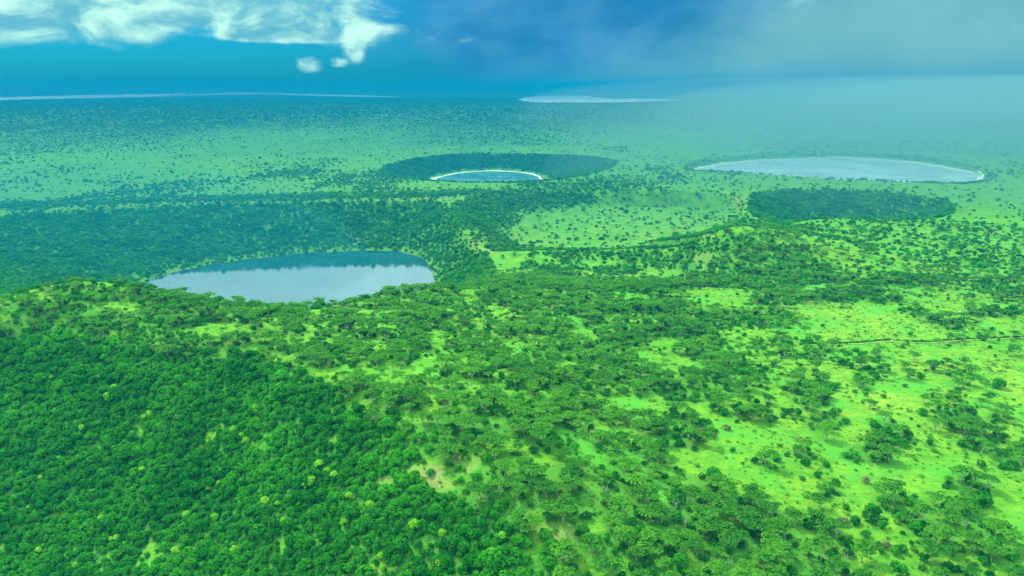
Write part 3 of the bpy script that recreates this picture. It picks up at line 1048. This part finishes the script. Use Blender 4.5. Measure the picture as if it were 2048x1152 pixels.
def scatter(name, col, n_var, x, y, z, scl, flat, label):
    """one mass of plants that nobody could count"""
    n = len(x)
    me = bpy.data.meshes.new(name)
    me.vertices.add(n)
    me.vertices.foreach_set('co', np.stack([x, y, z], 1).astype(np.float32).ravel())
    s = np.stack([scl, scl, scl * flat], 1)
    me.attributes.new('scl', 'FLOAT_VECTOR', 'POINT').data.foreach_set('vector', s.astype(np.float32).ravel())
    rot = np.stack([rng.normal(size=n) * .05, rng.normal(size=n) * .05, rng.random(n) * 6.283], 1)
    me.attributes.new('rot', 'FLOAT_VECTOR', 'POINT').data.foreach_set('vector', rot.astype(np.float32).ravel())
    me.attributes.new('pick', 'INT', 'POINT').data.foreach_set('value', rng.integers(0, n_var, n).astype(np.int32))
    o = link(name, me, kind='stuff', label=label)
    g = bpy.data.node_groups.new(name, 'GeometryNodeTree')
    g.interface.new_socket('Geometry', in_out='INPUT', socket_type='NodeSocketGeometry')
    g.interface.new_socket('Geometry', in_out='OUTPUT', socket_type='NodeSocketGeometry')
    gi, go = g.nodes.new('NodeGroupInput'), g.nodes.new('NodeGroupOutput')
    ci = g.nodes.new('GeometryNodeCollectionInfo')
    ci.inputs['Collection'].default_value = col
    ci.inputs['Separate Children'].default_value = True
    ci.inputs['Reset Children'].default_value = True
    ip = g.nodes.new('GeometryNodeInstanceOnPoints')
    ip.inputs['Pick Instance'].default_value = True

    def named(nm, typ):
        a = g.nodes.new('GeometryNodeInputNamedAttribute')
        a.data_type = typ
        a.inputs['Name'].default_value = nm
        return a.outputs['Attribute']
    g.links.new(gi.outputs[0], ip.inputs['Points'])
    g.links.new(ci.outputs[0], ip.inputs['Instance'])
    g.links.new(named('pick', 'INT'), ip.inputs['Instance Index'])
    e2r = g.nodes.new('FunctionNodeEulerToRotation')
    g.links.new(named('rot', 'FLOAT_VECTOR'), e2r.inputs[0])
    g.links.new(e2r.outputs[0], ip.inputs['Rotation'])
    g.links.new(named('scl', 'FLOAT_VECTOR'), ip.inputs['Scale'])
    g.links.new(ip.outputs[0], go.inputs[0])
    o.modifiers.new('plants', 'NODES').node_group = g
    return o


# ------------------------------------------------------------------ where every plant stands
def candidates(d0, d1, step, az=40.0):
    half = d1 * math.sin(R(az))
    xs = np.arange(-half, half, step)
    ys = np.arange(0, d1, step)
    X, Y = np.meshgrid(xs, ys)
    x = X.ravel() + (rng.random(X.size) - .5) * step * .95
    y = Y.ravel() + (rng.random(X.size) - .5) * step * .95
    d = np.hypot(x, y)
    m = (d >= d0) & (d < d1) & (np.abs(np.arctan2(x, y)) < R(az)) & (y > 180)
    return x[m], y[m]


def stand(d0, d1, step):
    x, y = candidates(d0, d1, step)
    z, dep = height(x, y)
    cov, broad, soil, yellow, forest = cover_map(x, y, z, dep)
    return x, y, z, dep, cov, broad, forest


# near and middle ground
nx, ny, nz, ndep, ncov, nbroad, nforest = stand(200, 1150, 3.3)
acc = rng.random(len(nx)) < ncov ** 1.15 * np.where(nbroad > .7, .92, .50)
nx, ny, nz, ndep, ncov, nbroad, nforest = [a[acc] for a in (nx, ny, nz, ndep, ncov, nbroad, nforest)]
roll = rng.random(len(nx))
kind = np.where(roll < nbroad, 1, np.where(rng.random(len(nx)) < .66, 0, 2))      # 0 acacia, 1 broadleaf, 2 shrub
# acacias keep their distance from one another
thin = (kind == 0) & (rng.random(len(nx)) < .35)
kind[thin & (ncov < .5)] = 2
keepm = ~(thin & (ncov >= .5))
nx, ny, nz, ncov, nforest, kind = [a[keepm] for a in (nx, ny, nz, ncov, nforest, kind)]
scl = np.where(kind == 0, rng.uniform(.70, 1.30, len(nx)), np.where(kind == 1, rng.lognormal(-.30, .30, len(nx)), rng.lognormal(-.05, .3, len(nx))))
emergent = (kind == 1) & (rng.random(len(nx)) < .07)
scl = np.where(emergent, scl * 1.55, scl)
scl = np.clip(scl, .45, 1.9)
scl = np.where((kind == 1) & (nforest < .4), scl * .85, scl)

px, py, pd = project(nx, ny, nz + 3)
inframe = (px > 6) & (px < 2042) & (py > 0) & (py < 1146)

GROUPS = {0: 'flat-topped acacias on the near ridge and grassland', 1: 'broadleaf trees of the wooded slope', 2: 'dark shrubs on the near grassland'}
ONES = 'zero one two three four five six seven eight nine ten eleven twelve thirteen fourteen fifteen sixteen seventeen eighteen nineteen'.split()
TENS = '. . twenty thirty forty fifty sixty seventy eighty ninety'.split()


def word(n):
    n = int(round(n))
    if n < 20:
        return ONES[n]
    if n >= 100:
        return 'a hundred'
    return TENS[n // 10] + ('' if n % 10 == 0 else '-' + ONES[n % 10])


used = {}


def place_label(look, setting, x, y):
    """look, surroundings and place in the photo, to half a percent where two would read alike"""
    up = word((1152 - y) / 11.52)
    lab = '%s %s, %s percent across and %s percent up the photo' % (look, setting, word(x / 20.48), up)
    if lab in used:
        h = int(x / 20.48)
        lab = '%s %s, %s point five percent across, %s percent up the photo' % (look, setting, word(h), up)
    if lab in used:
        lab = lab.replace('point five', 'point two')
    used[lab] = 1
    return lab


def setting_of(c):
    return 'in thicket' if c > .8 else ('in woodland' if c > .45 else 'on grass')


LOOKS = {0: ('small', 'wide'), 1: ('small', 'large'), 2: ('low', 'tall')}
chosen = np.zeros(len(nx), bool)


def tree_object(kind_name, meshes, loc, rot, s, label, cat, group):
    root = bpy.data.objects.new(kind_name, None)
    C.objects.link(root)
    root.empty_display_size = .5
    root.location = loc
    root.rotation_euler = (0, 0, rot)
    root.scale = (s, s, s)
    root['label'], root['category'], root['group'] = label, cat, group
    for nm, me in zip(('trunk', 'crown'), meshes):
        o = bpy.data.objects.new(nm, me)
        o.parent = root
        C.objects.link(o)
    return root


for kd, nm in ((0, 'acacia_tree'), (1, 'broadleaf_tree'), (2, 'shrub')):
    idx = np.where((kind == kd) & inframe)[0]
    size = scl[idx] / pd[idx]
    idx = idx[np.argsort(-size)][:300]
    chosen[idx] = True
    med = np.median(scl[idx])
    for i in idx:
        look = {0: '%s flat-topped acacia', 1: '%s round green tree', 2: '%s dark shrub'}[kd] % LOOKS[kd][int(scl[i] > med)]
        lab = place_label(look, setting_of(ncov[i]), px[i], py[i])
        loc = (nx[i], ny[i], nz[i] - .15)
        rot = random.random() * 6.283
        v = random.randrange(VAR)
        s = float(scl[i])
        if kd == 0:
            tree_object(nm, acacias[v], loc, rot, s, lab, 'tree', GROUPS[0])
        elif kd == 1:
            tree_object(nm, broads[v][:2], loc, rot, s, lab, 'tree', GROUPS[1])
        else:
            o = link(nm, shrubs[v], None, label=lab, category='shrub', group=GROUPS[2])
            o.location, o.rotation_euler, o.scale = loc, (0, 0, rot), (s, s, s * random.uniform(.8, 1.25))

rest = ~chosen
for kd, nm, col, nv, lab in ((0, 'acacia_woodland', col_acacia, 5, 'woodland of flat-topped acacias over the ridge and plateau'),
                             (1, 'forest', col_broad, 6, 'dense green forest on the slope and thickets'),
                             (2, 'scrub_vegetation', col_shrub, 5, 'dark scrub scattered between the acacias')):
    m = rest & (kind == kd)
    scatter(nm, col, nv, nx[m], ny[m], nz[m] - .15, scl[m], np.ones(m.sum()), lab)

# lime-yellow trees on the slope, each where the photo shows one
LIME = [(640, 938), (656, 952), (670, 962), (622, 968), (612, 985), (597, 872), (556, 1018), (532, 1020), (493, 890), (470, 868), (484, 875),
        (445, 948), (374, 1036), (236, 1082), (224, 1080), (285, 945), (330, 880), (165, 860), (200, 762), (104, 755), (82, 960), (205, 1050),
        (155, 1142), (230, 780), (215, 795), (568, 1050), (588, 1050), (432, 1046), (740, 1022), (873, 1028), (884, 1080), (1005, 1085), (895, 1140),
        (880, 1148), (762, 1120), (765, 1140), (985, 1128), (975, 1140), (690, 1060), (420, 990), (510, 825), (350, 1110), (120, 920), (60, 1030),
        (470, 1100), (640, 1100), (700, 1010), (80, 1110), (300, 830), (290, 840), (372, 780), (560, 780), (1000, 800), (830, 1060), (440, 980)]
for k, (lx, ly) in enumerate(LIME):
    x, y, z = hit(lx, ly + 8)
    s = random.uniform(.65, 1.0)
    v = random.randrange(VAR)
    tree_object('lime_tree', (broads[v][0], broads[v][2]), (x, y, z + 1.2), random.random() * 6.283, s,
                place_label('yellow-green round tree', 'on slope', lx, ly), 'tree', 'yellow-green trees on the wooded slope')

for k, (lx, ly) in enumerate([(1405, 862), (1425, 872), (1450, 855), (1770, 1100), (1690, 1047), (1600, 880), (520, 650), (462, 640), (490, 645), (1185, 868),
                              (1012, 610), (1730, 970)]):
    x, y, z = hit(lx, ly + 4)
    o = link('rusty_shrub', rusts[k % 2], None, label=place_label('rusty brown shrub', 'among green', lx, ly), category='shrub',
             group='rusty brown shrubs on the ridge')
    o.location = (x, y, z)
    o.rotation_euler = (0, 0, k * 1.3)
    o.scale = (1.2, 1.2, 1.1)

for k, (lx, ly) in enumerate([(1932, 985), (1825, 1037), (1972, 1045), (1455, 1140), (1350, 1025), (1210, 992), (1370, 1050), (900, 1095), (1640, 1130),
                              (1928, 1060), (1570, 1070), (1490, 1030), (1690, 1120)]):
    x, y, z = hit(lx, ly + 12)
    o = link('bare_tree', snags[k % 4], None, label=place_label('pale leafless tree', 'among green', lx, ly), category='tree',
             group='pale leafless trees')
    o.location = (x, y, z + .5)
    o.rotation_euler = (0, 0, k * 1.9)
    o.scale = (.95,) * 3

# crater walls and the ground between, 1.15 to 2.6 km off
mx, my, mz, mdep, mcov, mbroad, _ = stand(1150, 2600, 5.6)
acc = rng.random(len(mx)) < mcov * .85
mx, my, mz, mcov, mbroad = [a[acc] for a in (mx, my, mz, mcov, mbroad)]
tall = rng.random(len(mx)) < mbroad
sc = np.clip(rng.lognormal(0, .28, len(mx)), .5, 1.9)
scatter('crater_forest', col_broad, 6, mx[tall], my[tall], mz[tall] - .2, sc[tall] * 1.1, np.full(tall.sum(), .85), 'thick forest cloaking the crater walls')
scatter('savanna_trees', col_far, 6, mx[~tall], my[~tall], mz[~tall] - .2, sc[~tall] * .72, np.full((~tall).sum(), .9), 'scattered trees between the craters')

wx, wy, wz, wdep, wcv, _, _ = stand(2600, 3400, 6.2)
acc = (rng.random(len(wx)) < wcv * .9) & (wdep >= 0) & (np.abs(project(wx, wy, wz)[0] - 1000) < 320)
wx, wy, wz = [a[acc] for a in (wx, wy, wz)]
scatter('far_crater_forest', col_far, 4, wx, wy, wz - .2, np.clip(rng.lognormal(.05, .25, len(wx)), .6, 1.8), np.full(len(wx), .8), 'forest on the walls of the small lake crater')
fx, fy, fz, fdep, fcov, fb, _ = stand(2600, 5200, 10.0)
acc = rng.random(len(fx)) < fcov * .8
fx, fy, fz = [a[acc] for a in (fx, fy, fz)]
scatter('plain_trees', col_far, 6, fx, fy, fz - .2, np.clip(rng.lognormal(-.32, .35, len(fx)), .4, 1.6), np.full(len(fx), .95), 'dotted trees over the far plain')
gx, gy, gz, gdep, gcov, gb, _ = stand(5200, 11000, 22.0)
acc = rng.random(len(gx)) < gcov * .6
for fl in FAR_LAKES:
    acc &= ~seg_dist(fl, gx, gy)[2]
gx, gy, gz = [a[acc] for a in (gx, gy, gz)]
scatter('distant_forest', col_far, 4, gx, gy, gz - .2, np.clip(rng.lognormal(.55, .3, len(gx)), 1, 3.5), np.full(len(gx), .7), 'blue woodland band toward the horizon')

# tussocks in the open grass
tx, ty, tz, tdep, tcov, tb, _ = stand(200, 1000, 3.2)
acc = (rng.random(len(tx)) < .40 * sstep(vnoise(tx, ty, 22.0, 3, 91), -.35, .5) + .08) & (tcov < .97)
tx, ty, tz = [a[acc] for a in (tx, ty, tz)]
scatter('grass_tussocks', col_tuft, 4, tx, ty, tz - .05, np.clip(rng.lognormal(-.1, .45, len(tx)), .35, 2.2), rng.uniform(.6, 1.2, len(tx)), 'rough grass tussocks over the open ground')


# ------------------------------------------------------------------ track with its hedge, rock
def polyline(pts, step=3.0):
    w = np.array([hit(a, c) for a, c in pts])
    out = []
    for a, c in zip(w[:-1], w[1:]):
        n = max(2, int(np.linalg.norm(c[:2] - a[:2]) / step))
        for k in range(n):
            out.append(a + (c - a) * k / n)
    out.append(w[-1])
    out = np.array(out)
    k = np.ones(9) / 9
    sm = np.stack([np.convolve(np.pad(out[:, i], 4, mode='edge'), k, 'valid') for i in range(2)], 1)
    return sm


def track(pts, width, label, hedge_side):
    p = polyline(pts)
    t = np.gradient(p, axis=0)
    t /= np.linalg.norm(t, axis=1, keepdims=True)
    nrm = np.stack([-t[:, 1], t[:, 0]], 1)
    v = []
    for s in (-.5, 0, .5):
        q = p + nrm * width * s
        z, _ = height(q[:, 0], q[:, 1])
        v.append(np.concatenate([q, z[:, None] + .35], 1))
    n = len(p)
    vv = np.concatenate(v)
    f = [(k * n + i, k * n + i + 1, (k + 1) * n + i + 1, (k + 1) * n + i) for k in range(2) for i in range(n - 1)]
    link('track', new_mesh('track', vv, f, [M_TRACK], True), kind='structure', label=label)
    q = np.repeat(p, 2, axis=0) + np.repeat(nrm, 2, axis=0) * hedge_side * (width * .5 + .8 + rng.random(2 * n)[:, None] * 1.8)
    q += rng.normal(size=q.shape) * .6
    z, _ = height(q[:, 0], q[:, 1])
    return q[:, 0], q[:, 1], z


h1 = track([(1600, 694), (1700, 690), (1760, 686), (1850, 688), (1900, 683), (1950, 681), (2000, 681), (2060, 679), (2180, 676)], 2.6,
           'thin pale track along the dark hedge across the grassland', 1)
h2 = track([(1850, 566), (1910, 562), (1960, 559), (2048, 562), (2160, 566)], 2.6, 'faint far track across the hazy grassland', 1)
hx, hy, hz = [np.concatenate([a, c]) for a, c in zip(h1, h2)]
scatter('hedge_shrubbery', col_shrub, 5, hx, hy, hz - .1, rng.uniform(.35, .95, len(hx)), np.ones(len(hx)), 'dark hedge of bushes along the tracks')


def build_rock():
    r = np.random.default_rng(5)
    x, y, z = hit(1921, 628)
    import bmesh
    bm = bmesh.new()
    bmesh.ops.create_icosphere(bm, subdivisions=3, radius=1.0)
    for v in bm.verts:
        k = 1 + .16 * math.sin(5 * v.co.x + 2 * v.co.y) + .12 * math.sin(7 * v.co.y + 3 * v.co.z) + r.normal() * .035
        v.co = (v.co.x * 3.0 * k, v.co.y * 2.2 * k, v.co.z * 1.5 * k)
    me = bpy.data.meshes.new('rock')
    bm.to_mesh(me)
    bm.free()
    me.materials.append(M_ROCK)
    o = link('rock', me, None, label='small white rock beside a dark bush in the far grass', category='rock')
    o.location = (x, y, z + .5)


build_rock()


# ------------------------------------------------------------------ the air: haze, and the rain falling on the plain
def volume_material(name, color, density, aniso=0.0):
    m, b, out = material(name)
    p = b.n('ShaderNodeVolumePrincipled')
    p.inputs['Color'].default_value = (*color, 1)
    p.inputs['Density'].default_value = density
    p.inputs['Anisotropy'].default_value = aniso
    b.link(p.outputs[0], out.inputs['Volume'])
    return m


def box(name, lo, hi, mat, **props):
    v = [(x, y, z) for z in (lo[2], hi[2]) for y in (lo[1], hi[1]) for x in (lo[0], hi[0])]
    f = [(0, 2, 3, 1), (4, 5, 7, 6), (0, 1, 5, 4), (2, 6, 7, 3), (0, 4, 6, 2), (1, 3, 7, 5)]
    return link(name, new_mesh(name, v, f, [mat]), **props)


box('haze', (-92000, -92000, -140), (92000, 92000, 338), volume_material('humid_air', HAZE_COLOR, HAZE_DENSITY), kind='stuff',
    label='humid blue haze over the whole plain')


def rain(cx, cy_, rx, ry, top, lean, dens, label, color=(0.42, 0.56, 0.57), name='rain', steep=2):
    """a curtain of rain: a tall rounded column, flaring where the wind carries it over the ground"""
    nu, nv = 40, 14
    v, f = [], []
    for j in range(nv + 1):
        s = j / nv
        zz = -60 + s * (top + 60)
        k = math.sqrt(max(1 - s ** steep, 0.0004))
        for i in range(nu):
            a = 2 * math.pi * i / nu
            w = 1 + .10 * math.sin(3 * a + cx) + .06 * math.sin(5 * a + cy_)
            v.append((cx + lean * s + rx * k * w * math.cos(a), cy_ + ry * k * w * math.sin(a), zz))
    for j in range(nv):
        for i in range(nu):
            i2 = (i + 1) % nu
            f.append((j * nu + i, j * nu + i2, (j + 1) * nu + i2, (j + 1) * nu + i))
    f.append(tuple(range(nu))[::-1])
    f.append(tuple(range(nv * nu, nv * nu + nu)))
    link(name, new_mesh(name, v, f, [volume_material(name, color, dens)]), kind='stuff', label=label)


for k, (q, dens, lab) in enumerate(((1.30, 1.3e-4, 'faint outer veil of the rain curtain'), (.92, 2.1e-4, 'pale curtain of rain falling over the plain'),
                                    (.62, 2.6e-4, 'dense core of the rain curtain'))):
    rain(2350 + 150 * k, 4300, 1900 * q, 1150 * q, 330 - 4 * k, 160, dens, lab, steep=7)
rain(1800, 2600, 1650, 1200, 300, 100, 5.0e-4, 'thin mist drifting from the rain over the soda lake', (0.17, 0.38, 0.45), 'mist', 5)
rain(-500, 1850, 1650, 640, 185, 0, 2.4e-4, 'teal mist lying over the lake crater', (0.006, 0.225, 0.380), 'mist')
rain(-950, 1480, 760, 460, 120, 0, 6.0e-4, 'dense teal mist in the western end of the lake crater', (0.010, 0.270, 0.400), 'mist')
rain(-300, 6600, 8500, 4000, 300, 0, 1.3e-4, 'blue haze bank over the far plain', (0.004, 0.195, 0.400), 'mist')
